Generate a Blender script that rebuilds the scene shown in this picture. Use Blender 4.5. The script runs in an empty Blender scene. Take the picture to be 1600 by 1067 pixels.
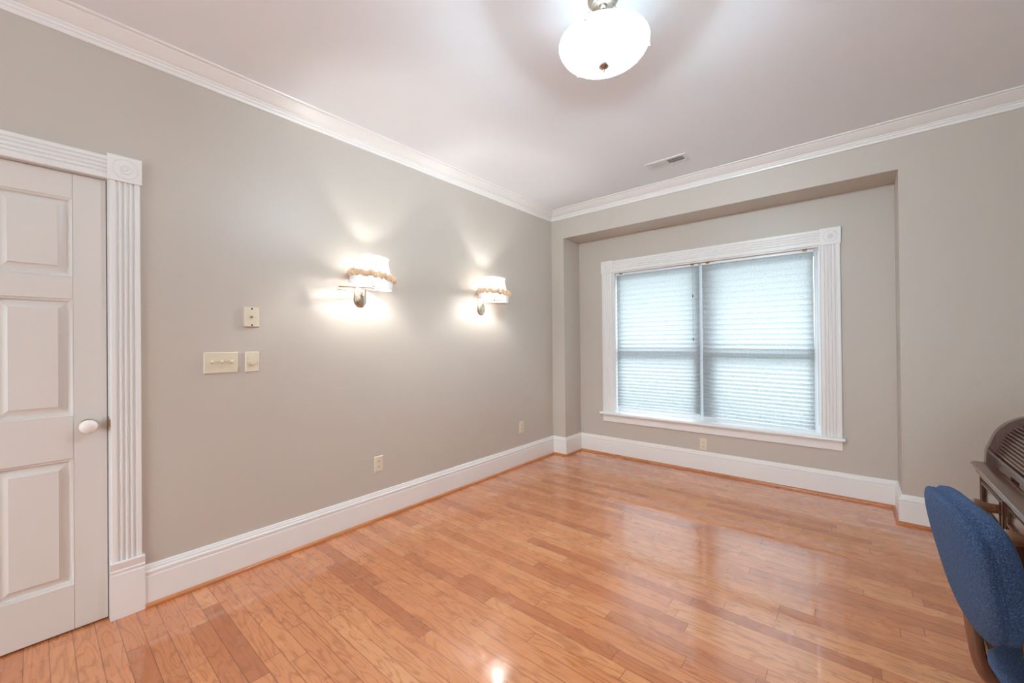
import bpy, math, random
from mathutils import Vector, Matrix
random.seed(7)
PI = math.pi
scene = bpy.context.scene
COL = scene.collection

# ------------------------------------------------------------------ camera
CAM = Vector((2.6856, -3.9011, 1.28))
YAW, PITCH, ROLL, FPX = 0.70203, 0.00435, -0.00997, 632.43
fwd = Vector((-math.sin(YAW) * math.cos(PITCH), math.cos(YAW) * math.cos(PITCH), math.sin(PITCH)))
rgt = Vector((math.cos(YAW), math.sin(YAW), 0))
up = rgt.cross(fwd)
r2 = rgt * math.cos(ROLL) + up * math.sin(ROLL)
u2 = -rgt * math.sin(ROLL) + up * math.cos(ROLL)
cam_data = bpy.data.cameras.new('camera')
cam_data.sensor_fit = 'HORIZONTAL'
cam_data.sensor_width = 36.0
cam_data.lens = FPX / 1600 * 36.0
cam_data.clip_start = 0.02
cam = bpy.data.objects.new('camera', cam_data)
COL.objects.link(cam)
cam.matrix_world = Matrix(((r2.x, u2.x, -fwd.x, CAM.x), (r2.y, u2.y, -fwd.y, CAM.y), (r2.z, u2.z, -fwd.z, CAM.z), (0, 0, 0, 1)))
scene.camera = cam

# ------------------------------------------------------------------ colour management, light levels
scene.view_settings.view_transform = 'Standard'
scene.view_settings.look = 'None'
scene.view_settings.gamma = 1.0
scene.view_settings.use_curve_mapping = False
scene.view_settings.exposure = 0.94
scene.cycles.diffuse_bounces = 6
scene.cycles.max_bounces = 14
scene.cycles.transparent_max_bounces = 12
scene.cycles.sample_clamp_indirect = 6.0
scene.cycles.sample_clamp_direct = 25.0
scene.cycles.caustics_reflective = False

SKY_STRENGTH = 4.3
REAR_FILL_POWER = 50.0        # added fill light behind the camera
CHANDELIER_E = 3900.0      # emission of the bulbs in the ceiling bowl
SCONCE_E = 440.0          # emission of the sconce bulbs

world = bpy.data.worlds.new('outdoors')
scene.world = world
world.use_nodes = True
wn, wl = world.node_tree.nodes, world.node_tree.links
wn.clear()
wo = wn.new('ShaderNodeOutputWorld'); wb = wn.new('ShaderNodeBackground')
wt = wn.new('ShaderNodeTexCoord'); ws = wn.new('ShaderNodeSeparateXYZ'); wr = wn.new('ShaderNodeValToRGB')
wl.new(wt.outputs['Generated'], ws.inputs[0]); wl.new(ws.outputs['Z'], wr.inputs[0])
wr.color_ramp.elements[0].position = 0.0; wr.color_ramp.elements[0].color = (0.15, 0.18, 0.18, 1)
wr.color_ramp.elements[1].position = 0.12; wr.color_ramp.elements[1].color = (0.90, 0.97, 1.02, 1)
wl.new(wr.outputs[0], wb.inputs[0]); wb.inputs[1].default_value = SKY_STRENGTH
wl.new(wb.outputs[0], wo.inputs[0])

# ------------------------------------------------------------------ dimensions (metres)
H = 2.78           # ceiling
XR = 3.86          # right wall
YR = -7.60          # rear wall
AX, BX, AD, AZ = 0.169, 2.930, 0.340, 2.468    # window alcove: sides, depth, soffit
WX0, WX1, WZ0, WZ1 = 0.600, 2.474, 0.470, 2.070  # window opening

rear = bpy.data.lights.new('rear_fill', 'AREA')  # soft fill added to brighten the room, in place of unseen daylight
rear.shape = 'RECTANGLE'; rear.size = 2.5; rear.size_y = 1.5
rear.energy = REAR_FILL_POWER; rear.color = (0.70, 0.88, 1.0)
ro = bpy.data.objects.new('rear_fill', rear); COL.objects.link(ro)
ro.location = (2.15, YR - 0.16, 1.5); ro.rotation_euler = (PI / 2 + math.radians(42), 0, 0)   # points +y, into the room

# ------------------------------------------------------------------ material helpers
def new_mat(name):
    m = bpy.data.materials.new(name); m.use_nodes = True
    return m, m.node_tree.nodes, m.node_tree.links, m.node_tree.nodes['Principled BSDF']

def srgb(r, g, b):
    f = lambda c: (c / 255 / 12.92) if c / 255 <= 0.04045 else ((c / 255 + 0.055) / 1.055) ** 2.4
    return (f(r), f(g), f(b), 1)

def noise(n, l, scale, detail=3, rough=0.5, vec=None, dist=0.0):
    t = n.new('ShaderNodeTexNoise'); t.inputs['Scale'].default_value = scale
    t.inputs['Detail'].default_value = detail; t.inputs['Roughness'].default_value = rough
    t.inputs['Distortion'].default_value = dist
    if vec is None:
        c = n.new('ShaderNodeTexCoord'); vec = c.outputs['Object']
    l.new(vec, t.inputs['Vector'])
    return t

def math_node(n, l, op, a, b=None, c=None):
    m = n.new('ShaderNodeMath'); m.operation = op
    for i, v in enumerate((a, b, c)):
        if v is None: continue
        if isinstance(v, (int, float)): m.inputs[i].default_value = v
        else: l.new(v, m.inputs[i])
    return m.outputs[0]

def ramp(n, l, fac, stops):
    r = n.new('ShaderNodeValToRGB'); e = r.color_ramp.elements
    while len(e) < len(stops): e.new(0.5)
    for i, (p, c) in enumerate(stops):
        e[i].position = p; e[i].color = c
    l.new(fac, r.inputs[0])
    return r.outputs[0]

def mixc(n, l, fac, a, b, mode='MIX'):
    m = n.new('ShaderNodeMix'); m.data_type = 'RGBA'; m.blend_type = mode
    for i, v in ((0, fac), (6, a), (7, b)):
        if isinstance(v, (int, float)): m.inputs[i].default_value = v
        elif isinstance(v, tuple): m.inputs[i].default_value = v
        else: l.new(v, m.inputs[i])
    return m.outputs[2]

def bump(n, l, p, height, strength, dist=0.01):
    b = n.new('ShaderNodeBump'); b.inputs['Strength'].default_value = strength; b.inputs['Distance'].default_value = dist
    l.new(height, b.inputs['Height']); l.new(b.outputs[0], p.inputs['Normal'])

def paint(name, col, rough, bump_s=0.05, scale=180, var=0.02):
    m, n, l, p = new_mat(name)
    t = noise(n, l, 1.3, 2)
    c2 = tuple(min(1, v * (1 - var)) for v in col[:3]) + (1,)
    l.new(mixc(n, l, t.outputs['Fac'], col, c2), p.inputs['Base Color'])
    p.inputs['Roughness'].default_value = rough
    if bump_s:
        t2 = noise(n, l, scale, 2)
        bump(n, l, p, t2.outputs['Fac'], bump_s, 0.002)
    return m

def metal(name, col, rough):
    m, n, l, p = new_mat(name)
    p.inputs['Base Color'].default_value = col; p.inputs['Metallic'].default_value = 1
    t = noise(n, l, 40, 2)
    l.new(math_node(n, l, 'MULTIPLY_ADD', t.outputs['Fac'], 0.1, rough), p.inputs['Roughness'])
    return m

def emitter(name, col, strength):
    m, n, l, p = new_mat(name)
    e = n.new('ShaderNodeEmission'); e.inputs[0].default_value = col; e.inputs[1].default_value = strength
    l.new(e.outputs[0], n['Material Output'].inputs[0])
    return m

M_WALL = paint('wall_paint', srgb(200, 192, 182), 0.42, 0.06, 220)
M_CEIL = paint('ceiling_paint', srgb(238, 243, 249), 0.8, 0.05, 160)
M_TRIM = paint('trim_paint', srgb(238, 237, 235), 0.32, 0.0)
M_DOOR = paint('door_paint', srgb(224, 219, 213), 0.38, 0.03, 90)
M_IVORY = paint('ivory_plastic', srgb(226, 216, 194), 0.35, 0.0)
M_DARK = paint('dark_slot', srgb(62, 54, 46), 0.6, 0.0)
M_VINYL = paint('white_vinyl', srgb(236, 240, 244), 0.35, 0.0)
M_PORCELAIN = paint('white_porcelain', srgb(245, 240, 236), 0.12, 0.0)
M_BRASS = metal('aged_brass', srgb(196, 170, 122), 0.25)
M_CLIP = metal('dull_bronze_clip', srgb(128, 112, 84), 0.4)
M_PALEBRASS = metal('polished_pale_brass', srgb(226, 214, 196), 0.2)
M_NICKEL = metal('brushed_nickel', srgb(196, 186, 174), 0.28)
M_VENT = paint('vent_enamel', srgb(226, 226, 226), 0.4, 0.0)
M_VENT_DARK = paint('vent_dark', srgb(120, 120, 118), 0.7, 0.0)
M_CORD = paint('cord', srgb(120, 126, 130), 0.7, 0.0)

def oak_floor():
    m, n, l, p = new_mat('oak_strip_floor')
    W = 0.0695
    tc = n.new('ShaderNodeTexCoord'); sx = n.new('ShaderNodeSeparateXYZ'); l.new(tc.outputs['Object'], sx.inputs[0])
    yr = math_node(n, l, 'DIVIDE', math_node(n, l, 'ADD', sx.outputs['Y'], 1.708), W)
    row = math_node(n, l, 'FLOOR', yr); fy = math_node(n, l, 'SUBTRACT', yr, row)
    rn = n.new('ShaderNodeTexWhiteNoise'); rn.noise_dimensions = '1D'; l.new(row, rn.inputs['W'])
    ax = math_node(n, l, 'MULTIPLY_ADD', sx.outputs['X'], 1.3, math_node(n, l, 'MULTIPLY', rn.outputs['Value'], 731.0))
    vo = n.new('ShaderNodeTexVoronoi'); vo.voronoi_dimensions = '1D'; vo.inputs['Scale'].default_value = 1; vo.inputs['Randomness'].default_value = 0.75
    l.new(ax, vo.inputs['W'])
    ve = n.new('ShaderNodeTexVoronoi'); ve.voronoi_dimensions = '1D'; ve.feature = 'DISTANCE_TO_EDGE'; ve.inputs['Scale'].default_value = 1; ve.inputs['Randomness'].default_value = 0.75
    l.new(ax, ve.inputs['W'])
    sc = n.new('ShaderNodeSeparateColor'); l.new(vo.outputs['Color'], sc.inputs[0])
    # per-board shifted grain space
    gx = math_node(n, l, 'MULTIPLY_ADD', sc.outputs[0], 53.0, math_node(n, l, 'MULTIPLY', sx.outputs['X'], 1.0))
    gy = math_node(n, l, 'MULTIPLY_ADD', sc.outputs[1], 31.0, sx.outputs['Y'])
    cb = n.new('ShaderNodeCombineXYZ'); l.new(math_node(n, l, 'MULTIPLY', gx, 2.2), cb.inputs[0]); l.new(math_node(n, l, 'MULTIPLY', gy, 13.0), cb.inputs[1]); l.new(sc.outputs[2], cb.inputs[2])
    g1 = noise(n, l, 1.0, 2, 0.5, cb.outputs[0], 0.35)
    band = math_node(n, l, 'SINE', math_node(n, l, 'MULTIPLY', g1.outputs['Fac'], 54.0))
    band = math_node(n, l, 'POWER', math_node(n, l, 'MULTIPLY_ADD', band, 0.5, 0.5), 5.0)
    cb2 = n.new('ShaderNodeCombineXYZ'); l.new(math_node(n, l, 'MULTIPLY', gx, 9.0), cb2.inputs[0]); l.new(math_node(n, l, 'MULTIPLY', gy, 260.0), cb2.inputs[1])
    g2 = noise(n, l, 1.0, 4, 0.6, cb2.outputs[0])
    cb3 = n.new('ShaderNodeCombineXYZ'); l.new(math_node(n, l, 'MULTIPLY', gx, 1.6), cb3.inputs[0]); l.new(math_node(n, l, 'MULTIPLY', gy, 9.0), cb3.inputs[1])
    g3 = noise(n, l, 1.0, 3, 0.6, cb3.outputs[0])
    base = ramp(n, l, sc.outputs[2], [(0.0, srgb(182, 106, 64)), (0.35, srgb(214, 137, 87)), (0.7, srgb(222, 147, 95)), (1.0, srgb(230, 162, 109))])
    c = mixc(n, l, math_node(n, l, 'MULTIPLY', g3.outputs['Fac'], 0.5), base, srgb(194, 114, 68))
    c = mixc(n, l, math_node(n, l, 'MULTIPLY', band, 0.5), c, srgb(158, 88, 50))
    pores = math_node(n, l, 'MULTIPLY', math_node(n, l, 'GREATER_THAN', g2.outputs['Fac'], 0.59), 0.30)
    c = mixc(n, l, pores, c, srgb(132, 76, 46))
    # joints
    dy = math_node(n, l, 'MULTIPLY', math_node(n, l, 'MINIMUM', fy, math_node(n, l, 'SUBTRACT', 1.0, fy)), W)
    dx = math_node(n, l, 'DIVIDE', ve.outputs['Distance'], 1.3)
    d = math_node(n, l, 'MINIMUM', dy, dx)
    seam = n.new('ShaderNodeMapRange'); seam.inputs[1].default_value = 0.0004; seam.inputs[2].default_value = 0.0019; seam.inputs[3].default_value = 1.0; seam.inputs[4].default_value = 0.0
    l.new(d, seam.inputs[0])
    c = mixc(n, l, math_node(n, l, 'MULTIPLY', seam.outputs[0], 0.8), c, srgb(84, 42, 22))
    l.new(c, p.inputs['Base Color'])
    p.inputs['IOR'].default_value = 1.5; p.inputs['Specular IOR Level'].default_value = 0.15
    rr = noise(n, l, 5.0, 3)
    l.new(math_node(n, l, 'MULTIPLY_ADD', rr.outputs['Fac'], 0.10, 0.22), p.inputs['Roughness'])
    p.inputs['Coat Weight'].default_value = 1.0; p.inputs['Coat Roughness'].default_value = 0.06; p.inputs['Coat IOR'].default_value = 1.85
    hgt = math_node(n, l, 'SUBTRACT', math_node(n, l, 'MULTIPLY', band, -0.10), math_node(n, l, 'MULTIPLY', seam.outputs[0], 1.0))
    und = noise(n, l, 7.0, 2)
    hgt = math_node(n, l, 'ADD', hgt, math_node(n, l, 'MULTIPLY', und.outputs['Fac'], 0.8))
    bump(n, l, p, hgt, 0.10, 0.006)
    return m
M_FLOOR = oak_floor()

def wood(name, c1, c2, rough, axis=1, coat=0.3, scale=1.0):
    m, n, l, p = new_mat(name)
    tc = n.new('ShaderNodeTexCoord'); mp = n.new('ShaderNodeMapping')
    s = [30 * scale, 30 * scale, 30 * scale]; s[axis] = 2.0 * scale
    mp.inputs['Scale'].default_value = s
    l.new(tc.outputs['Object'], mp.inputs['Vector'])
    t = noise(n, l, 1.0, 4, 0.6, mp.outputs[0], 0.6)
    l.new(ramp(n, l, t.outputs['Fac'], [(0.3, c1), (0.62, c2)]), p.inputs['Base Color'])
    p.inputs['Roughness'].default_value = rough; p.inputs['Specular IOR Level'].default_value = 0.38; p.inputs['Coat Weight'].default_value = coat; p.inputs['Coat Roughness'].default_value = 0.12
    bump(n, l, p, t.outputs['Fac'], 0.06, 0.002)
    return m
M_SHOE = wood('shoe_moulding_oak', srgb(172, 104, 62), srgb(196, 128, 80), 0.3, 1, 0.2)
M_DESK_Y = wood('desk_wood_along', srgb(56, 33, 23), srgb(94, 60, 43), 0.15, 1, 0.05)
M_DESK_Z = wood('desk_wood_upright', srgb(58, 33, 24), srgb(92, 57, 41), 0.15, 2, 0.05)
M_DESK_KNOB = wood('desk_knob_wood', srgb(98, 66, 46), srgb(134, 94, 68), 0.2, 0)
M_CHAIRWOOD = wood('chair_wood', srgb(92, 58, 42), srgb(128, 84, 60), 0.10, 2, 1.0)

def fabric_blue():
    m, n, l, p = new_mat('blue_boucle')
    a = noise(n, l, 300, 3, 0.7); b = noise(n, l, 1000, 2, 0.6)
    mx = math_node(n, l, 'MULTIPLY_ADD', a.outputs['Fac'], 0.7, math_node(n, l, 'MULTIPLY', b.outputs['Fac'], 0.3))
    c = ramp(n, l, mx, [(0.36, srgb(16, 22, 40)), (0.5, srgb(40, 58, 92)), (0.66, srgb(86, 112, 154))])
    l.new(c, p.inputs['Base Color']); p.inputs['Roughness'].default_value = 0.95
    p.inputs['Sheen Weight'].default_value = 0.35; p.inputs['Sheen Roughness'].default_value = 0.5
    p.inputs['Sheen Tint'].default_value = srgb(120, 160, 210)
    bump(n, l, p, mx, 0.9, 0.006)
    return m
M_BLUE = fabric_blue()

def shade_fabric(name, col, trans, tr_w=0.75):
    m, n, l, p = new_mat(name)
    out = n['Material Output']
    t = n.new('ShaderNodeBsdfTranslucent'); d = n.new('ShaderNodeBsdfDiffuse'); mx = n.new('ShaderNodeMixShader')
    t.inputs[0].default_value = trans; d.inputs[0].default_value = col; mx.inputs[0].default_value = tr_w
    l.new(d.outputs[0], mx.inputs[1]); l.new(t.outputs[0], mx.inputs[2]); l.new(mx.outputs[0], out.inputs[0])
    return m, n, l, t, d, mx

def silk_mat():
    m, n, l, t, d, mx = shade_fabric('lampshade_silk', (0.95, 0.94, 0.90, 1), (0.96, 0.93, 0.86, 1), 0.8)
    tr = n.new('ShaderNodeBsdfTransparent'); m3 = n.new('ShaderNodeMixShader'); m3.inputs[0].default_value = 0.30   # open weave
    l.new(mx.outputs[0], m3.inputs[1]); l.new(tr.outputs[0], m3.inputs[2]); l.new(m3.outputs[0], n['Material Output'].inputs[0])
    return m
M_LAMPSHADE = silk_mat()
M_RUFFLE = shade_fabric('tan_ruffle', srgb(232, 216, 196), srgb(228, 212, 192), 0.5)[0]
def fringe_mat():
    m, n, l, t, d, mx = shade_fabric('glass_bead_fringe', (0.92, 0.94, 0.98, 1), (0.85, 0.87, 0.9, 1), 0.5)
    g = n.new('ShaderNodeBsdfGlossy'); g.inputs['Roughness'].default_value = 0.15
    m2 = n.new('ShaderNodeMixShader'); m2.inputs[0].default_value = 0.18
    l.new(mx.outputs[0], m2.inputs[1]); l.new(g.outputs[0], m2.inputs[2]); l.new(m2.outputs[0], n['Material Output'].inputs[0])
    return m
M_FRINGE = fringe_mat()

def blind_mat():
    m, n, l, t, d, mx = shade_fabric('lace_pleated_fabric', (0.80, 0.82, 0.83, 1), (0.6, 0.6, 0.6, 1), 0.72)
    tc = n.new('ShaderNodeTexCoord')
    # lace: fine speckle with scattered scroll figures
    mp = n.new('ShaderNodeMapping'); mp.inputs['Scale'].default_value = (1, 0.05, 1); l.new(tc.outputs['Object'], mp.inputs[0])
    nz = noise(n, l, 30, 2, 0.5, mp.outputs[0])
    wv = mixc(n, l, 0.03, mp.outputs[0], nz.outputs['Color'], 'ADD')
    v = n.new('ShaderNodeTexVoronoi'); v.inputs['Scale'].default_value = 11; l.new(wv, v.inputs['Vector'])
    ring = math_node(n, l, 'MULTIPLY', math_node(n, l, 'SINE', math_node(n, l, 'MULTIPLY', v.outputs['Distance'], 70.0)), math_node(n, l, 'LESS_THAN', v.outputs['Distance'], 0.34))
    f = noise(n, l, 330, 3, 0.7, mp.outputs[0])
    f2 = noise(n, l, 90, 2, 0.6, mp.outputs[0])
    val = math_node(n, l, 'MULTIPLY_ADD', ring, 0.07, math_node(n, l, 'MULTIPLY_ADD', f.outputs['Fac'], 0.7, math_node(n, l, 'MULTIPLY', f2.outputs['Fac'], 0.3)))
    tcol = ramp(n, l, val, [(0.36, (0.50, 0.55, 0.58, 1)), (0.60, (0.86, 0.89, 0.90, 1))])
    l.new(tcol, t.inputs[0])
    l.new(ramp(n, l, val, [(0.36, (0.55, 0.59, 0.61, 1)), (0.60, (0.80, 0.83, 0.84, 1))]), d.inputs[0])
    return m
M_BLIND = blind_mat()

def bowl_mat():
    m, n, l, t, d, mx = shade_fabric('alabaster_patterned_glass', (0.95, 0.95, 0.94, 1), (0.95, 0.95, 0.93, 1), 0.85)
    tc = n.new('ShaderNodeTexCoord')
    nz = noise(n, l, 22, 3, 0.6, tc.outputs['Object'], 1.2)
    l.new(ramp(n, l, nz.outputs['Fac'], [(0.38, (0.80, 0.79, 0.77, 1)), (0.55, (0.98, 0.98, 0.96, 1))]), t.inputs[0])
    g = n.new('ShaderNodeBsdfGlossy'); g.inputs['Roughness'].default_value = 0.12
    m2 = n.new('ShaderNodeMixShader'); m2.inputs[0].default_value = 0.06
    l.new(mx.outputs[0], m2.inputs[1]); l.new(g.outputs[0], m2.inputs[2])
    tr = n.new('ShaderNodeBsdfTransparent'); m3 = n.new('ShaderNodeMixShader'); m3.inputs[0].default_value = 0.5   # half clear, half frosted
    l.new(m2.outputs[0], m3.inputs[1]); l.new(tr.outputs[0], m3.inputs[2]); l.new(m3.outputs[0], n['Material Output'].inputs[0])
    return m
M_BOWL = bowl_mat()
def lid_mat():
    # added lid limiting glare on the ceiling, clearer towards the edge
    m, n, l, t, d, mx = shade_fabric('added_lid_opal', (0.93, 0.93, 0.92, 1), (0.9, 0.9, 0.9, 1), 0.15)
    tc = n.new('ShaderNodeTexCoord'); mp = n.new('ShaderNodeMapping'); mp.inputs['Scale'].default_value = (1, 1, 0); l.new(tc.outputs['Object'], mp.inputs[0])
    ln = n.new('ShaderNodeVectorMath'); ln.operation = 'LENGTH'; l.new(mp.outputs[0], ln.inputs[0])
    k = lambda v: (v, v, v, 1)
    r = math_node(n, l, 'DIVIDE', ln.outputs['Value'], 0.2)
    # two walls of glass are crossed, so the square root of the wanted transmission
    fac = ramp(n, l, r, [(0.40, k(0.032)), (0.60, k(0.055)), (0.75, k(0.10)), (0.92, k(0.26))])
    tr = n.new('ShaderNodeBsdfTransparent'); m3 = n.new('ShaderNodeMixShader')
    l.new(fac, m3.inputs[0]); l.new(mx.outputs[0], m3.inputs[1]); l.new(tr.outputs[0], m3.inputs[2]); l.new(m3.outputs[0], n['Material Output'].inputs[0])
    return m
M_LID = lid_mat()

def glass_mat():
    m, n, l, p = new_mat('window_glass')
    t = n.new('ShaderNodeBsdfTransparent'); g = n.new('ShaderNodeBsdfGlossy'); g.inputs['Roughness'].default_value = 0.0
    mx = n.new('ShaderNodeMixShader'); mx.inputs[0].default_value = 0.06
    l.new(t.outputs[0], mx.inputs[1]); l.new(g.outputs[0], mx.inputs[2]); l.new(mx.outputs[0], n['Material Output'].inputs[0])
    return m
M_GLASS = glass_mat()
M_BULB_C = emitter('chandelier_bulb_glow', (0.71, 0.89, 1.0, 1), CHANDELIER_E)
M_BULB_S = emitter('sconce_bulb_glow', (1.0, 0.98, 0.94, 1), SCONCE_E)

# ------------------------------------------------------------------ mesh helpers
class MB:
    """collects vertices and faces; build() links them as ONE mesh object"""
    def __init__(s): s.v = []; s.f = []; s.sm = []
    def add(s, vs, fs, M=None, smooth=True):
        o = len(s.v)
        for q in vs:
            q = Vector(q)
            s.v.append(tuple(M @ q) if M is not None else tuple(q))
        for f in fs:
            s.f.append(tuple(i + o for i in f)); s.sm.append(smooth)
        return s
    def box(s, x0, x1, y0, y1, z0, z1, M=None):
        vs = [(x, y, z) for x in (x0, x1) for y in (y0, y1) for z in (z0, z1)]
        fs = [(0, 1, 3, 2), (4, 6, 7, 5), (0, 4, 5, 1), (2, 3, 7, 6), (0, 2, 6, 4), (1, 5, 7, 3)]
        return s.add(vs, fs, M, False)
    def lathe(s, prof, seg=32, M=None, rfun=None, closed=False):
        """prof: (r, z) list, revolved round z"""
        vs = []; fs = []; n = len(prof)
        for i in range(seg):
            a = 2 * PI * i / seg
            for j, (r, z) in enumerate(prof):
                dr, dz = rfun(a, j) if rfun else (0, 0)
                vs.append(((r + dr) * math.cos(a), (r + dr) * math.sin(a), z + dz))
        for i in range(seg):
            k = (i + 1) % seg
            for j in range(n if closed else n - 1):
                j2 = (j + 1) % n
                fs.append((i * n + j, k * n + j, k * n + j2, i * n + j2))
        if not closed:
            if prof[0][0] > 1e-6: fs.append(tuple(i * n for i in range(seg))[::-1])
            if prof[-1][0] > 1e-6: fs.append(tuple(i * n + n - 1 for i in range(seg)))
        return s.add(vs, fs, M)
    def tube(s, pts, r, seg=10, M=None, cap=True):
        pts = [Vector(q) for q in pts]; vs = []; fs = []
        rr = r if isinstance(r, (list, tuple)) else [r] * len(pts)
        t0 = (pts[1] - pts[0]).normalized()
        nrm = t0.orthogonal().normalized()
        for i, q in enumerate(pts):
            t = (pts[min(i + 1, len(pts) - 1)] - pts[max(i - 1, 0)]).normalized()
            nrm = (nrm - t * nrm.dot(t)).normalized(); b = t.cross(nrm)
            for k in range(seg):
                a = 2 * PI * k / seg
                vs.append(q + (nrm * math.cos(a) + b * math.sin(a)) * rr[i])
        for i in range(len(pts) - 1):
            for k in range(seg):
                k2 = (k + 1) % seg
                fs.append((i * seg + k, i * seg + k2, (i + 1) * seg + k2, (i + 1) * seg + k))
        if cap:
            fs.append(tuple(range(seg))[::-1]); fs.append(tuple((len(pts) - 1) * seg + k for k in range(seg)))
        return s.add(vs, fs, M)
    def prism(s, poly, axis, a0, a1, smooth=False):
        """poly: 2-D outline in the two axes left over (in x,y,z order), extruded along axis"""
        n = len(poly); vs = []
        for a in (a0, a1):
            for (p, q) in poly:
                vs.append({0: (a, p, q), 1: (p, a, q), 2: (p, q, a)}[axis])
        fs = [(i, (i + 1) % n, n + (i + 1) % n, n + i) for i in range(n)]
        s.add(vs, fs, None, smooth)
        s.add([vs[i] for i in range(n)], [tuple(range(n))], None, False)
        return s.add([vs[n + i] for i in range(n)], [tuple(range(n))[::-1]], None, False)
    def barsweep(s, pts, side, w, t):
        """flat bar: width w along 'side', thickness t normal to the path and to side, rounded edges"""
        pts = [Vector(q) for q in pts]; side = Vector(side).normalized(); vs = []; fs = []
        sec = []
        for (sw, st) in ((1, 1), (-1, 1), (-1, -1), (1, -1)):
            for k in range(4):
                a = {(1, 1): 0, (-1, 1): PI / 2, (-1, -1): PI, (1, -1): 1.5 * PI}[(sw, st)] + k * PI / 6
                rr = t * 0.42
                sec.append((sw * (w / 2 - rr) + rr * math.cos(a), st * (t / 2 - rr) + rr * math.sin(a)))
        n = len(sec)
        for i, q in enumerate(pts):
            tan = (pts[min(i + 1, len(pts) - 1)] - pts[max(i - 1, 0)]).normalized()
            nn = tan.cross(side).normalized()
            for (a, b) in sec: vs.append(q + side * a + nn * b)
        for i in range(len(pts) - 1):
            for k in range(n):
                k2 = (k + 1) % n
                fs.append((i * n + k, i * n + k2, (i + 1) * n + k2, (i + 1) * n + k))
        fs.append(tuple(range(n))[::-1]); fs.append(tuple((len(pts) - 1) * n + k for k in range(n)))
        return s.add(vs, fs)
    def build(s, name, mat, parent=None, origin=(0, 0, 0), bevel=0, smooth_angle=35, kind=None, label=None):
        me = bpy.data.meshes.new(name)
        o_ = Vector(origin)
        me.from_pydata([tuple(Vector(q) - o_) for q in s.v], [], s.f)
        me.polygons.foreach_set('use_smooth', s.sm)
        me.validate(); me.update()
        import bmesh
        bm = bmesh.new(); bm.from_mesh(me); bmesh.ops.recalc_face_normals(bm, faces=bm.faces); bm.to_mesh(me); bm.free()
        me.set_sharp_from_angle(angle=math.radians(smooth_angle))
        me.materials.append(mat)
        o = bpy.data.objects.new(name, me); COL.objects.link(o)
        if parent is not None: o.parent = parent
        else: o.location = o_
        if bevel:
            b = o.modifiers.new('bevel', 'BEVEL'); b.width = bevel; b.segments = 2; b.limit_method = 'ANGLE'; b.angle_limit = math.radians(40)
        if kind: o['kind'] = kind
        if label: o['label'] = label
        return o

def thing(name, loc, label, cat, group=None, rotz=0):
    o = bpy.data.objects.new(name, None); COL.objects.link(o)
    o.empty_display_size = 0.05; o.location = loc; o.rotation_euler = (0, 0, rotz)
    o['label'] = label; o['category'] = cat
    if group: o['group'] = group
    return o

def struct_empty(name, loc):
    o = bpy.data.objects.new(name, None); COL.objects.link(o); o.location = loc; o['kind'] = 'structure'
    return o

def rotx90(): return Matrix.Rotation(PI / 2, 4, 'X')
def at(loc, R=None):
    M = Matrix.Translation(Vector(loc))
    return M @ R if R is not None else M
TO_X = Matrix.Rotation(PI / 2, 4, 'Y')       # local z -> +x
TO_MY = Matrix.Rotation(PI / 2, 4, 'X')      # local z -> -y
TO_MX = Matrix.Rotation(-PI / 2, 4, 'Y')     # local z -> -x

def offset_path(path, d, closed=False):
    """points of path moved d to the right of the walking direction, mitred"""
    n = len(path); out = []
    for i in range(n):
        p = Vector(path[i])
        a = (p - Vector(path[i - 1])).normalized() if (i > 0 or closed) else None
        b = (Vector(path[(i + 1) % n]) - p).normalized() if (i < n - 1 or closed) else None
        if a is None: a = b
        if b is None: b = a
        na = Vector((a.y, -a.x)); nb = Vector((b.y, -b.x))
        m = (na + nb); m = m / m.dot(na) if m.length > 1e-6 else na
        out.append(p + m * d)
    return out

def sweep_run(path, prof, i0, i1, closed=False):
    """part of a mitred moulding run: prof is an (out, z) outline closed against the wall"""
    mb = MB(); rings = [offset_path(path, d, closed) for d, z in prof]
    m = len(prof)
    for i in range(i0, i1):
        k = (i + 1) % len(path)
        vs = [(rings[j][i].x, rings[j][i].y, prof[j][1]) for j in range(m)] + [(rings[j][k].x, rings[j][k].y, prof[j][1]) for j in range(m)]
        mb.add(vs, [(j, (j + 1) % m, m + (j + 1) % m, m + j) for j in range(m)])
        if not closed and i == i0: mb.add(vs[:m], [tuple(range(m))], None, False)
        if not closed and i == i1 - 1: mb.add(vs[m:], [tuple(range(m))], None, False)
    return mb

# ------------------------------------------------------------------ room shell
T = 0.14
fl = MB().box(-0.3, XR + 0.3, YR - 0.3, AD + 0.3, -0.12, 0.0).build('floor', M_FLOOR, kind='structure')
ce = MB().box(-0.3, XR + 0.3, YR - 0.3, AD + 0.3, H, H + 0.12).build('ceiling', M_CEIL, kind='structure')
DY0, DY1, DZ1 = -4.470, -3.662, 2.078       # door opening in the left wall
wl_ = MB()
wl_.box(-T, 0, DY1, AD + 0.3, 0, H).box(-T, 0, YR, DY0, 0, H).box(-T, 0, DY0, DY1, DZ1, H)
wl_.box(-T - 0.02, -T, DY0 - 0.1, DY1 + 0.1, 0, DZ1 + 0.1)
wl_.build('wall_left', M_WALL, kind='structure')
wb_ = MB()
YB = AD + 0.17
wb_.box(0, AX, 0, YB, 0, H).box(BX, XR + T, 0, YB, 0, H).box(AX, BX, 0, YB, AZ, H)
wb_.box(AX, WX0, AD, YB, 0, AZ).box(WX1, BX, AD, YB, 0, AZ).box(WX0, WX1, AD, YB, 0, WZ0 - 0.02).box(WX0, WX1, AD, YB, WZ1, AZ)
wb_.build('wall_back', M_WALL, kind='structure')
MB().box(XR, XR + T, YR, 0, 0, H).build('wall_right', M_WALL, kind='structure')
RX0, RX1, RZ0, RZ1 = 0.90, 3.40, 0.75, 2.25
wr_ = MB()
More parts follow.
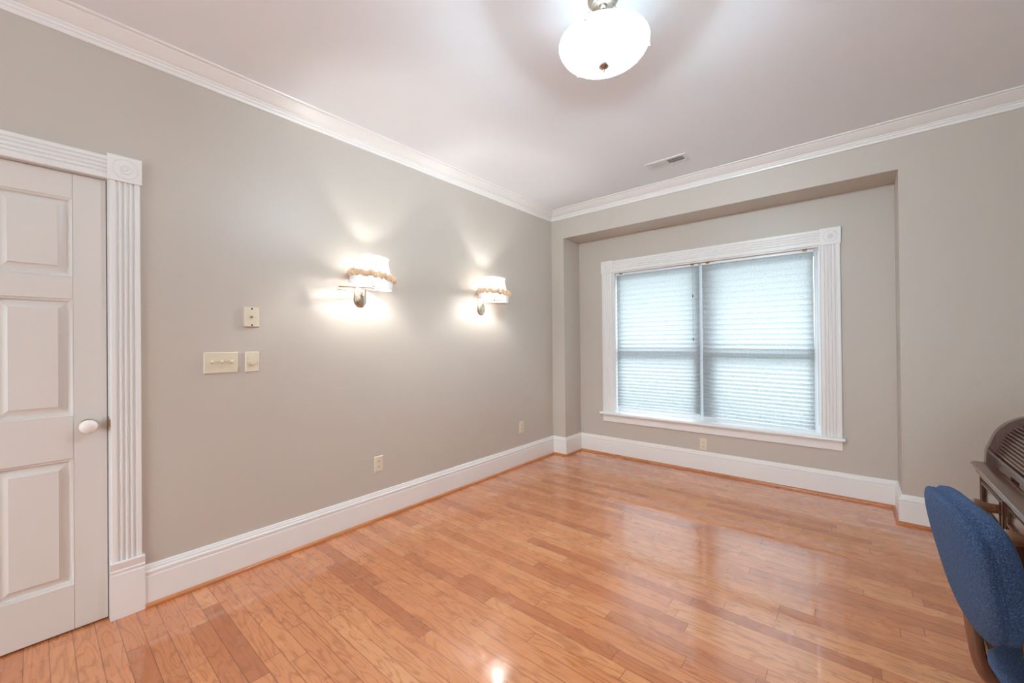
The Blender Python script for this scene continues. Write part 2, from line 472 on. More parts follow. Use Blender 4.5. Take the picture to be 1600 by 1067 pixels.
wr_.box(-T, RX0, YR - T, YR, 0, H).box(RX1, XR + T, YR - T, YR, 0, H).box(RX0, RX1, YR - T, YR, 0, RZ0).box(RX0, RX1, YR - T, YR, RZ1, H)
wr_.build('wall_rear', M_WALL, kind='structure')

ev = MB().box(-0.4, XR + 0.4, AD + 0.30, AD + 0.80, 2.30, 2.42)  # unseen eave added outside to darken the top of the window
ev.build('added_shade_eave', M_TRIM, kind='structure')

# crown moulding, skirting and shoe moulding: one run round the room, one object per wall
CROWN = [(0, 2.684), (0.010, 2.684), (0.013, 2.690), (0.013, 2.700), (0.019, 2.704), (0.019, 2.716), (0.026, 2.720), (0.026, 2.727),
         (0.034, 2.729), (0.042, 2.733), (0.056, 2.742), (0.070, 2.752), (0.082, 2.761), (0.089, 2.766), (0.089, 2.770), (0.098, 2.7705), (0.107, 2.774), (0.109, H), (0, H)]
BASE = [(0, 0), (0.020, 0), (0.020, 0.150), (0.0165, 0.152), (0.0165, 0.160), (0.0205, 0.163), (0.0205, 0.174), (0.016, 0.178), (0.014, 0.186), (0.014, 0.189), (0.011, 0.192), (0.009, 0.200), (0.003, 0.203), (0, 0.203)]
SHOE = [(0.0195, 0), (0.036, 0), (0.0355, 0.006), (0.033, 0.012), (0.029, 0.017), (0.024, 0.0195), (0.0195, 0.020)]
room_path = [(0, YR), (0, 0), (XR, 0), (XR, YR)]
for i, nm in enumerate(('trim_1', 'trim_2', 'trim_3', 'trim_4')):
    sweep_run(room_path, CROWN, i, i + 1, True).build(nm, M_TRIM, kind='structure', smooth_angle=28)
PL1 = -3.551   # outer edge of the door plinth
base_path = [(0, PL1 + 0.0005), (0, 0), (AX, 0), (AX, AD), (BX, AD), (BX, 0), (XR, 0), (XR, YR), (0, YR), (0, DY0 - 0.115)]
for nm, i0, i1 in (('baseboard_left', 0, 1), ('baseboard_back', 1, 6), ('baseboard_right', 6, 7), ('baseboard_rear', 7, 9)):
    sweep_run(base_path, BASE, i0, i1).build(nm, M_TRIM, kind='structure', smooth_angle=28)
for nm, i0, i1 in (('trim_5', 0, 1), ('trim_6', 1, 6), ('trim_7', 6, 7), ('trim_8', 7, 9)):
    sweep_run(base_path, SHOE, i0, i1).build(nm, M_SHOE, kind='structure')

# ------------------------------------------------------------------ fluted casings
def fluted_outline(w, t, nfl=4, depth=0.0095):
    """(across, out) outline of a fluted board of width w"""
    pts = [(0, 0), (0, t - 0.003), (0.003, t)]
    m = w * 0.15; pitch = (w - 2 * m) / nfl; fw = pitch * 0.74
    for k in range(nfl):
        c = m + pitch * (k + 0.5)
        for j in range(7):
            a = PI * j / 6
            pts.append((c - fw / 2 * math.cos(a), t - depth * math.sin(a)))
    pts += [(w - 0.003, t), (w, t - 0.003), (w, 0)]
    return pts

ROSETTE = [(0.0, 0.012), (0.006, 0.0115), (0.009, 0.008), (0.012, 0.002), (0.015, 0.006), (0.018, 0.009), (0.022, 0.0085), (0.026, 0.001), (0.032, -0.005), (0.038, -0.005), (0.042, 0.001), (0.045, 0.004), (0.047, 0.0)]
def corner_block(size, thick):
    """square block with turned rosette, facing +z, centred on the origin"""
    mb = MB(); h = size / 2; n = 40
    ring = []
    # front plate with a round recess: square outline joined to the outer circle
    k = ROSETTE[-1][0]
    vs = []; fs = []
    for i in range(n):
        a = 2 * PI * i / n; c, s_ = math.cos(a), math.sin(a); q = h / max(abs(c), abs(s_))
        vs.append((k * c, k * s_, thick)); vs.append((q * c, q * s_, thick))
    for i in range(n):
        j = (i + 1) % n; fs.append((2 * i, 2 * i + 1, 2 * j + 1, 2 * j))
    mb.add(vs, fs, None, False)
    mb.lathe([(r, thick + z - 0.004 * (1 - min(1, max(0, (r - 0.036) / 0.011)))) for r, z in ROSETTE], n)
    b = [(-h, -h, 0), (h, -h, 0), (h, h, 0), (-h, h, 0), (-h, -h, thick), (h, -h, thick), (h, h, thick), (-h, h, thick)]
    mb.add(b, [(0, 1, 5, 4), (1, 2, 6, 5), (2, 3, 7, 6), (3, 0, 4, 7), (3, 2, 1, 0)], None, False)
    return mb

def place(mb, M):
    mb.v = [tuple(M @ Vector(q)) for q in mb.v]; return mb

# ------------------------------------------------------------------ door and its casing
FX = -0.020    # door face
door = struct_empty('door_1', (0, 0, 0))
YD1 = -3.677; YD0 = YD1 - 0.776
ST = 0.108; PW = 0.232
cols = [(YD1 - ST - PW, YD1 - ST), (YD0 + ST, YD0 + ST + PW)]
rows = [(0.210, 0.778), (0.972, 1.500), (1.601, 1.957)]
ZT, ZB = 2.071, 0.008
st = MB()
st.box(FX - 0.035, FX, YD1 - ST + 0.0008, YD1, ZB, ZT).build('stile', M_DOOR, door, bevel=0.0012)
st = MB(); st.box(FX - 0.035, FX, YD0, YD0 + ST - 0.0008, ZB, ZT).build('stile', M_DOOR, door, bevel=0.0012)
for z0, z1 in ((ZB, rows[0][0]), (rows[0][1], rows[1][0]), (rows[1][1], rows[2][0]), (rows[2][1], ZT)):
    MB().box(FX - 0.035, FX - 0.0004, YD0 + ST, YD1 - ST, z0, z1).build('rail', M_DOOR, door, bevel=0.0012)
for z0, z1 in rows:
    MB().box(FX - 0.035, FX - 0.0004, cols[1][1], cols[0][0], z0, z1).build('mullion', M_DOOR, door)
    for y0, y1 in cols:
        mb = MB(); lev = [(0, 0.0), (0.004, -0.004), (0.009, -0.006), (0.012, -0.0145), (0.016, -0.0175), (0.019, -0.0175), (0.045, -0.003), (0.0455, 0.0005)]
        vs = []
        for ins, dx in lev:
            vs += [(FX + dx, y0 + ins, z0 + ins), (FX + dx, y1 - ins, z0 + ins), (FX + dx, y1 - ins, z1 - ins), (FX + dx, y0 + ins, z1 - ins)]
        fs = []
        for r in range(len(lev) - 1):
            for k in range(4):
                k2 = (k + 1) % 4
                fs.append((4 * r + k, 4 * r + k2, 4 * r + 4 + k2, 4 * r + 4 + k))
        b = 4 * (len(lev) - 1); fs.append((b, b + 1, b + 2, b + 3))
        mb.add(vs, fs, None, False)
        mb.box(FX - 0.034, FX - 0.018, y0, y1, z0, z1)
        mb.build('raised_panel', M_DOOR, door)
KN = (FX, -3.741, 0.920)
kn = MB().lathe([(0.030, 0), (0.030, 0.003), (0.026, 0.007), (0.014, 0.009), (0.011, 0.014), (0.011, 0.026), (0, 0.026)], 32, at(KN, TO_X)).build('knob_rosette', M_BRASS, door, label='brass rosette behind the knob')
MB().lathe([(0, 0.024), (0.012, 0.025), (0.024, 0.030), (0.030, 0.038), (0.031, 0.045), (0.028, 0.054), (0.020, 0.061), (0.010, 0.0645), (0, 0.065)], 32, at(KN, TO_X)).build('door_knob', M_PORCELAIN, door, label='white porcelain door knob')

cas = struct_empty('trim_9', (0, 0, 0))
# jamb lining and stop
jm = MB()
jm.box(-T, 0.004, YD1 + 0.003, DY1 + 0.001, 0, DZ1).box(-T, 0.004, DY0 - 0.001, YD0 - 0.003, 0, DZ1).box(-T, 0.004, DY0, DY1, ZT + 0.003, DZ1 + 0.001)
jm.build('door_jamb', M_TRIM, cas)
CW = 0.106; CY0 = -3.667
o = fluted_outline(CW, 0.019)
mb = MB().prism([(t, CY0 + a) for a, t in o], 2, 0.264, 2.072, False)
mb.build('fluted_casing', M_TRIM, cas)
mb = MB().prism([(t, DY0 + 0.005 - a) for a, t in o], 2, 0.264, 2.072, False); mb.build('fluted_casing', M_TRIM, cas)
mb = MB().prism([(t, 2.074 + a) for a, t in o], 1, DY0 + 0.005, -3.675, False); mb.build('head_casing', M_TRIM, cas)
def facing_x(y, z, x=0.0): return at((x, y, z), Matrix(((0, 0, 1, 0), (1, 0, 0, 0), (0, 1, 0, 0), (0, 0, 0, 1))))
place(corner_block(0.121, 0.026), facing_x(-3.6155, 2.131)).build('corner_block', M_TRIM, cas)
place(corner_block(0.121, 0.026), facing_x(DY0 - 0.05, 2.131)).build('corner_block', M_TRIM, cas)
PLP = [(0, 0), (0.026, 0), (0.026, 0.205), (0.0235, 0.208), (0.0235, 0.216), (0.0265, 0.219), (0.0265, 0.224), (0.0235, 0.227), (0.0235, 0.232), (0.026, 0.236), (0.026, 0.252), (0.0275, 0.255), (0.0275, 0.262), (0.025, 0.265), (0, 0.265)]
MB().prism(PLP, 1, -3.674, PL1).build('plinth_block', M_TRIM, cas)
MB().prism(PLP, 1, DY0 - 0.112, DY0 + 0.011).build('plinth_block', M_TRIM, cas)
sp = MB().box(-0.012, 0.0052, YD1 + 0.001, YD1 + 0.0045, 0.892, 0.955)
sp.box(0.0035, 0.0062, YD1 + 0.001, YD1 + 0.008, 0.905, 0.940).build('strike_plate', M_BRASS, cas, label='brass strike plate')

# ------------------------------------------------------------------ window
win = struct_empty('window_1', (0, 0, 0))
fo = fluted_outline(0.128, 0.019)
YW = AD
def wcasing(name, x0, z0, z1):
    MB().prism([(x0 + a, YW - t) for a, t in fo], 2, z0, z1).build(name, M_TRIM, win)
wcasing('side_casing', 0.474, 0.483, 2.068); wcasing('side_casing', 2.478, 0.483, 2.068)
MB().prism([(YW - t, 2.070 + a) for a, t in fo], 0, 0.600, 2.480).build('head_casing', M_TRIM, win)
for cx in (0.537, 2.5435):
    M = at((cx, YW, 2.1335), TO_MY)
    place(corner_block(0.136, 0.026), M).build('corner_block', M_TRIM, win)
sl = MB(); prof = [(YW - 0.056, 0.466), (YW - 0.056, 0.480), (YW - 0.053, 0.4845), (YW - 0.048, 0.486), (YB - 0.03, 0.486), (YB - 0.03, 0.463), (YW + 0.001, 0.463), (YW - 0.053, 0.463)]
sl.prism([(y, z) for y, z in prof], 0, WX0 + 0.001, WX1 - 0.001)
sl.prism([(y, z) for y, z in prof[:4]] + [(YW - 0.0005, 0.486), (YW - 0.0005, 0.463), (YW - 0.053, 0.463)], 0, 0.447, WX0 + 0.001)
sl.prism([(y, z) for y, z in prof[:4]] + [(YW - 0.0005, 0.486), (YW - 0.0005, 0.463), (YW - 0.053, 0.463)], 0, WX1 - 0.001, 2.624)
sl.build('window_stool', M_TRIM, win)
MB().prism([(YW, 0.380), (YW - 0.014, 0.380), (YW - 0.017, 0.383), (YW - 0.017, 0.463), (YW, 0.463)], 0, 0.476, 2.606).build('window_apron', M_TRIM, win)
# jamb lining, mullion, two double-hung units
jb = MB()
jb.box(WX0, WX0 + 0.010, YW, YB, 0.486, WZ1).box(WX1 - 0.010, WX1, YW, YB, 0.486, WZ1).box(WX0 + 0.010, WX1 - 0.010, YW, YB, WZ1 - 0.010, WZ1)
jb.build('window_jamb', M_TRIM, win)
MB().box(1.487, 1.603, YB - 0.062, YB, 0.486, WZ1 - 0.010).build('mullion', M_VINYL, win, bevel=0.002)
tr = MB()
for x0, x1 in ((WX0 + 0.010, WX0 + 0.018),):
    tr.box(x0, x1, 0.352, 0.372, 0.487, WZ1 - 0.012)
tr.build('side_track', M_VINYL, win)
MB().box(2.447, 2.4495, YB - 0.0632, YB - 0.0622, 0.55, 2.04).build('sash_groove', M_CORD, win)
for x0, x1 in ((WX0 + 0.010, 1.487), (1.603, WX1 - 0.010)):
    for (z0, z1, y0) in ((0.486, 1.205, YB - 0.062), (1.155, WZ1 - 0.010, YB - 0.030)):
        s_ = MB(); y1 = y0 + 0.028; w = 0.042
        s_.box(x0, x0 + w, y0, y1, z0, z1).box(x1 - w, x1, y0, y1, z0, z1)
        s_.box(x0 + w, x1 - w, y0, y1, z0, z0 + (0.055 if z0 < 1 else 0.075)).box(x0 + w, x1 - w, y0, y1, z1 - (0.075 if z0 < 1 else 0.05), z1)
        sash = s_.build('window_sash', M_VINYL, win, bevel=0.002)
        MB().box(x0 + w, x1 - w, y0 + 0.012, y0 + 0.016, z0 + 0.05, z1 - (0.07 if z0 < 1 else 0.045)).build('pane', M_GLASS, sash)

# invented window behind the camera, unseen, made to house the fill light
w2 = struct_empty('added_rear_window', (0, 0, 0))
f2 = MB()
f2.box(RX0, RX0 + 0.05, YR - 0.10, YR - 0.05, RZ0, RZ1).box(RX1 - 0.05, RX1, YR - 0.10, YR - 0.05, RZ0, RZ1)
f2.box(RX0 + 0.05, RX1 - 0.05, YR - 0.10, YR - 0.05, RZ0, RZ0 + 0.05).box(RX0 + 0.05, RX1 - 0.05, YR - 0.10, YR - 0.05, RZ1 - 0.05, RZ1)
f2.build('added_window_frame', M_VINYL, w2)
MB().box(RX0 + 0.05, RX1 - 0.05, YR - 0.078, YR - 0.074, RZ0 + 0.05, RZ1 - 0.05).build('pane', M_GLASS, w2)
c2 = MB()
c2.box(RX0 - 0.1, RX0, YR, YR + 0.018, RZ0 - 0.1, RZ1 + 0.1).box(RX1, RX1 + 0.1, YR, YR + 0.018, RZ0 - 0.1, RZ1 + 0.1).box(RX0, RX1, YR, YR + 0.018, RZ1, RZ1 + 0.1).box(RX0, RX1, YR, YR + 0.018, RZ0 - 0.1, RZ0)
c2.build('added_window_casing', M_TRIM, w2)

# ------------------------------------------------------------------ pleated shades
def pleated_shade(x0, x1, zb_l, zb_r, cord_x, label):
    ztop = WZ1 - 0.012; yb = 0.398
    root = thing('pleated_shade', ((x0 + x1) / 2, yb, (zb_l + zb_r) / 2), label, 'window blind', 'pleated lace shades in the window')
    O = root.location
    MB().box(x0, x1, yb - 0.016, yb + 0.016, ztop - 0.024, ztop).build('head_rail', M_VINYL, root, O, bevel=0.002)
    br = [x0 + 0.06, x1 - 0.06, x0 + 0.5 * (x1 - x0)]
    for bx in br[:2]:
        MB().box(bx - 0.016, bx + 0.016, yb - 0.021, yb - 0.0165, ztop - 0.014, ztop - 0.001).build('mounting_clip', M_CLIP, root, O, label='small dull bronze mounting clip')
    # fabric: pleats open at the top, tighter and deeper near the bottom
    zs = [ztop - 0.024]; pit = []
    total = ztop - 0.024 - (zb_l + 0.016)
    n = 34
    ws_ = [1.30 - 0.60 * (k / (n - 1)) for k in range(n)]
    sc_ = total / sum(ws_)
    rowsz = [(ztop - 0.024, 0.0)]; z = ztop - 0.024
    for k in range(n):
        ph = ws_[k] * sc_; amp = 0.0048 + 0.0105 * (k / (n - 1)) ** 0.8
        for f_, a_ in ((0.16, 0.55), (0.5, 1.0), (0.84, 0.55), (1.0, 0.0)):
            rowsz.append((z - ph * f_, amp * a_))
        z -= ph
    nx = 14; vs = []; fs = []
    zr = zb_r - zb_l
    for (zz, am) in rowsz:
        u_ = (ztop - zz) / (ztop - zb_l)
        for i in range(nx + 1):
            t_ = i / nx
            vs.append((x0 + 0.003 + (x1 - x0 - 0.006) * t_, yb + 0.006 - am * 1.6, zz + zr * t_ * u_))      # the lower rows follow the slightly crooked rail
    m = nx + 1
    for r in range(len(rowsz) - 1):
        for i in range(nx):
            fs.append((r * m + i, r * m + i + 1, (r + 1) * m + i + 1, (r + 1) * m + i))
    fabric = MB().add(vs, fs)
    fb = fabric.build('pleated_fabric', M_BLIND, root, O, smooth_angle=50)
    sm = fb.modifiers.new('cloth_thickness', 'SOLIDIFY'); sm.thickness = 0.0006
    zl = rowsz[-1][0]
    e0 = vs[(len(rowsz) - 1) * m]; e1 = vs[-1]
    rail = MB()
    q = []
    for (xx, zz) in ((x0, e0[2]), (x1, e1[2])):
        q += [(xx, yb - 0.012, zz + 0.001), (xx, yb + 0.012, zz + 0.001), (xx, yb + 0.012, zz - 0.016), (xx, yb - 0.012, zz - 0.016)]
    rail.add(q, [(0, 1, 2, 3), (7, 6, 5, 4), (0, 4, 5, 1), (1, 5, 6, 2), (2, 6, 7, 3), (3, 7, 4, 0)], None, False)
    rail.build('bottom_rail', M_VINYL, root, O, bevel=0.002)
    if cord_x:
        MB().tube([(cord_x, yb - 0.024, ztop - 0.02), (cord_x, yb - 0.024, 1.31)], 0.0011, 6).build('pull_cord', M_CORD, root, O)
        for zc in (1.735, 1.30):
            MB().lathe([(0.001, 0.016), (0.004, 0.012), (0.0055, 0.0), (0.004, -0.012), (0.001, -0.014)], 12, at((cord_x, yb - 0.024, zc))).build('cord_tassel', M_DARK, root, O)
    return root
pleated_shade(0.622, 1.508, 0.536, 0.536, 1.452, 'white lace pleated shade on the left half of the window, with a hanging pull cord')
pleated_shade(1.532, 2.428, 0.520, 0.500, None, 'white lace pleated shade on the right half of the window, hanging closer to the sill')

# ------------------------------------------------------------------ wall plates
def plate_mb(w, h, t, M):
    """bevelled plate facing +z"""
    mb = MB(); a, b = w / 2, h / 2; c = 0.004
    vs = [(-a, -b, 0), (a, -b, 0), (a, b, 0), (-a, b, 0), (-a, -b, t * .4), (a, -b, t * .4), (a, b, t * .4), (-a, b, t * .4), (-a + c, -b + c, t), (a - c, -b + c, t), (a - c, b - c, t), (-a + c, b - c, t)]
    fs = [(3, 2, 1, 0), (8, 9, 10, 11)]
    for r in (0, 4):
        for k in range(4): fs.append((r + k, r + (k + 1) % 4, r + 4 + (k + 1) % 4, r + 4 + k))
    return mb.add(vs, fs, M, False)
# left wall plates: local x -> +y, local y -> +z, local z -> +x
def screw(root, M, loc, O):
    MB().lathe([(0.0034, 0), (0.0034, 0.0012), (0, 0.0018)], 12, M @ at(loc)).build('screw', M_IVORY, root, O)

PT = 0.0065
loc = Vector((0.0, -3.229, 1.188)); M = facing_x(loc.y, loc.z)
sw = thing('light_switch_plate', loc, 'ivory three-toggle light switch plate beside the dimmer, nearest the door', 'light switch')
plate_mb(0.160, 0.117, PT, M).build('plate', M_IVORY, sw, loc)
for k in (-1, 0, 1):
    tg = MB().box(-0.0055, 0.0055, -0.012, 0.012, 0, 0.0012, M @ at((k * 0.046, 0, PT)))
    tg.build('toggle_slot', M_IVORY, sw, loc)
    tg = MB(); R = M @ at((k * 0.046, 0.0, PT), Matrix.Rotation(math.radians(-28), 4, 'X'))
    tg.box(-0.005, 0.005, -0.0065, 0.0065, -0.002, 0.020, R).build('toggle', M_IVORY, sw, loc, bevel=0.001)
    for sy in (-1, 1): screw(sw, M, (k * 0.046, sy * 0.030, PT), loc)

loc = Vector((0.0, -3.0775, 1.187)); M = facing_x(loc.y, loc.z)
dm = thing('dimmer_switch', loc, 'ivory dimmer switch with a round knob, right of the triple switch plate', 'light switch')
plate_mb(0.072, 0.117, PT, M).build('plate', M_IVORY, dm, loc)
MB().lathe([(0.019, 0), (0.0185, 0.012), (0.0165, 0.0155), (0, 0.016)], 32, M @ at((0, 0, PT))).build('knob', M_IVORY, dm, loc)
for sy in (-1, 1): screw(dm, M, (0, sy * 0.034, PT), loc)

loc = Vector((0.0, -3.080, 1.448)); M = facing_x(loc.y, loc.z)
cb_ = thing('cable_jack_plate', loc, 'ivory wall plate with a metal coaxial jack, above the dimmer switch', 'wall plate')
plate_mb(0.080, 0.117, 0.012, M).build('plate', M_IVORY, cb_, loc)
MB().lathe([(0.0075, 0), (0.0075, 0.003), (0.0048, 0.003), (0.0048, 0.011), (0.0028, 0.011), (0.0028, 0.006), (0, 0.006)], 12, M @ at((-0.002, 0, 0.012))).build('coaxial_jack', M_NICKEL, cb_, loc, label='metal coaxial jack')
for sy in (-1, 1):
    MB().lathe([(0.005, 0), (0.005, 0.0014), (0, 0.002)], 12, M @ at((0, sy * 0.047, 0.012))).build('screw', M_DARK, cb_, loc)

def outlet(loc, M, label):
    O = Vector(loc)
    t = thing('wall_outlet', O, label, 'power outlet', 'ivory duplex outlets')
    plate_mb(0.070, 0.114, PT, M).build('plate', M_IVORY, t, O)
    for s_ in (-1, 1):
        rc = MB(); pts = []
        for k in range(24):
            a = 2 * PI * k / 24; pts.append((max(-0.0165, min(0.0165, 0.0175 * math.cos(a))), max(-0.0125, min(0.0125, 0.0175 * math.sin(a)))))
        vs = [(x, y + s_ * 0.0195, z) for z in (PT - 0.001, PT + 0.002) for x, y in pts]
        rc.add(vs, [(k, (k + 1) % 24, 24 + (k + 1) % 24, 24 + k) for k in range(24)] + [tuple(range(24, 48))], M, False)
        rcp = rc.build('receptacle', M_IVORY, t, O)
        sl = MB()
        for xx in (-0.0065, 0.0065): sl.box(xx - 0.0013, xx + 0.0013, s_ * 0.0195 - 0.001, s_ * 0.0195 + 0.0075, PT + 0.0018, PT + 0.0026, M)
        sl.lathe([(0.0026, PT + 0.0018), (0.0026, PT + 0.0026), (0, PT + 0.0026)], 10, M @ at((0, s_ * 0.0195 - 0.0065, 0)))
        sl.build('slots', M_DARK, rcp, O)
    screw(t, M, (0, 0, PT), O)
outlet((0, -2.262, 0.402), facing_x(-2.262, 0.402), 'ivory wall outlet low on the left wall below the nearer lamp')
outlet((0, -0.585, 0.398), facing_x(-0.585, 0.398), 'ivory wall outlet low on the left wall near the far corner')
outlet((1.5465, AD, 0.271), at((1.5465, AD, 0.271), TO_MY), 'ivory wall outlet under the window just above the baseboard')

# ------------------------------------------------------------------ ceiling vent
loc = Vector((1.510, -0.482, H))
vt = thing('ceiling_vent', loc, 'small white ceiling register with two louvred halves near the window wall', 'air vent')
fm = MB(); a0, a1, b0, b1 = 1.345, 1.675, -0.556, -0.410; q0, q1, p0, p1 = 1.376, 1.646, -0.527, -0.441
fm.box(a0, q0, b0, b1, H - 0.006, H).box(q1, a1, b0, b1, H - 0.006, H).box(q0, q1, b0, p0, H - 0.006, H).box(q0, q1, p1, b1, H - 0.006, H)
fm.box(1.504, 1.516, p0, p1, H - 0.007, H)
fm.build('frame', M_VENT, vt, loc, bevel=0.0015)
MB().box(q0, q1, p0, p1, H - 0.0012, H - 0.0004).build('duct_opening', M_VENT_DARK, vt, loc)
for half, (x0, x1) in enumerate(((q0, 1.504), (1.516, q1))):
    for k in range(9):
        xx = x0 + (x1 - x0) * (k + 0.5) / 9
        R = at((xx, 0, H - 0.004), Matrix.Rotation(math.radians(-38 if half == 0 else 38), 4, 'Y'))
        MB().box(-0.0065, 0.0065, p0, p1, -0.0006, 0.0006, R).build('louvre', M_VENT, vt, loc)

# ------------------------------------------------------------------ ceiling bowl light
CL = Vector((1.862, -2.288, H))
ch = thing('ceiling_light', CL, 'white patterned glass bowl light hanging from the ceiling by thin rods, with a metal finial', 'ceiling light')
MB().lathe([(0.066, 0), (0.066, -0.006), (0.060, -0.012), (0.050, -0.015), (0.047, -0.020), (0.030, -0.026), (0.018, -0.029), (0.015, -0.036), (0.009, -0.040), (0, -0.040)], 40, at(CL)).build('canopy', M_NICKEL, ch, CL)
ZRIM, ZBOT, RB = 2.576, 2.492, 0.190
def bowl_prof(off):
    out = []
    for k in range(15):
        a = (PI / 2) * k / 14
        out.append(((RB - off) * math.sin(a) if k else 0.0, ZBOT + off + (ZRIM - ZBOT - off) * (1 - math.cos(a)) ** 0.92))
    return out
bp = bowl_prof(0.0) + [(RB + 0.004, ZRIM + 0.002), (RB + 0.003, ZRIM + 0.005)] + bowl_prof(0.005)[::-1]
MB().lathe([(max(r, 0.0), z) for r, z in bp], 64, at((CL.x, CL.y, 0)), rfun=lambda a, j: (0.0012 * math.sin(30 * a) * (1 if 3 < j < 26 else 0), 0.0015 * math.sin(14 * a) if 12 <= j <= 18 else 0)).build('glass_bowl', M_BOWL, ch, CL, label='white scroll-patterned glass bowl')
MB().lathe([(0.006, ZRIM + 0.006), (0.10, ZRIM + 0.006), (0.183, ZRIM + 0.001), (0.183, ZRIM - 0.002), (0.10, ZRIM + 0.002), (0.006, ZRIM + 0.002)], 48, at((CL.x, CL.y, 0)), closed=True).build('added_light_lid', M_LID, ch, CL, label='added unseen lid in the bowl, holding back light on the ceiling')  # lid added out of view to tame the upward light
MB().lathe([(0, 2.458), (0.005, 2.459), (0.0075, 2.465), (0.005, 2.470), (0.011, 2.474), (0.019, 2.478), (0.025, 2.485), (0.026, 2.4905), (0.020, 2.494), (0.006, 2.4935), (0.004, 2.52), (0, 2.52)], 28, at((CL.x, CL.y, 0))).build('finial', M_NICKEL, ch, CL, label='turned metal finial')
MB().tube([(CL.x, CL.y, 2.515), (CL.x, CL.y, 2.745)], 0.0045, 10).build('centre_rod', M_NICKEL, ch, CL)
for k, deg in enumerate((-84, 33, 156)):
    a = math.radians(deg); c_, s_ = math.cos(a), math.sin(a)
    hx, hy = CL.x + (RB + 0.006) * c_, CL.y + (RB + 0.006) * s_
    MB().tube([(CL.x + 0.036 * c_, CL.y + 0.036 * s_, 2.762), (CL.x + (RB - 0.01) * c_, CL.y + (RB - 0.01) * s_, ZRIM + 0.012), (hx, hy, ZRIM + 0.006)], 0.0014, 6).build('support_rod', M_NICKEL, ch, CL)
    MB().lathe([(0, 0.006), (0.0035, 0.004), (0.0045, 0), (0.0035, -0.004), (0, -0.006)], 12, at((hx, hy, ZRIM - 0.016))).build('rim_screw', M_NICKEL, ch, CL)
    MB().tube([(hx, hy, ZRIM + 0.006), (hx, hy, ZRIM - 0.014)], 0.0016, 6).build('rim_hook', M_NICKEL, ch, CL)
for k, (bx, by) in enumerate(((0.075, 0.045), (-0.075, -0.045))):
    d_ = Vector((bx, by, 0)).normalized()
    MB().tube([(CL.x, CL.y, 2.538), (CL.x + bx * 0.5, CL.y + by * 0.5, 2.538)], 0.011, 12).build('lamp_socket', M_PORCELAIN, ch, CL)
    MB().lathe([(0, 0.03), (0.012, 0.027), (0.020, 0.016), (0.022, 0.0), (0.018, -0.014), (0.011, -0.028), (0, -0.032)], 12, at((CL.x + bx, CL.y + by, 2.538), d_.to_track_quat('Z', 'Y').to_matrix().to_4x4())).build('bulb', M_BULB_C, ch, CL)

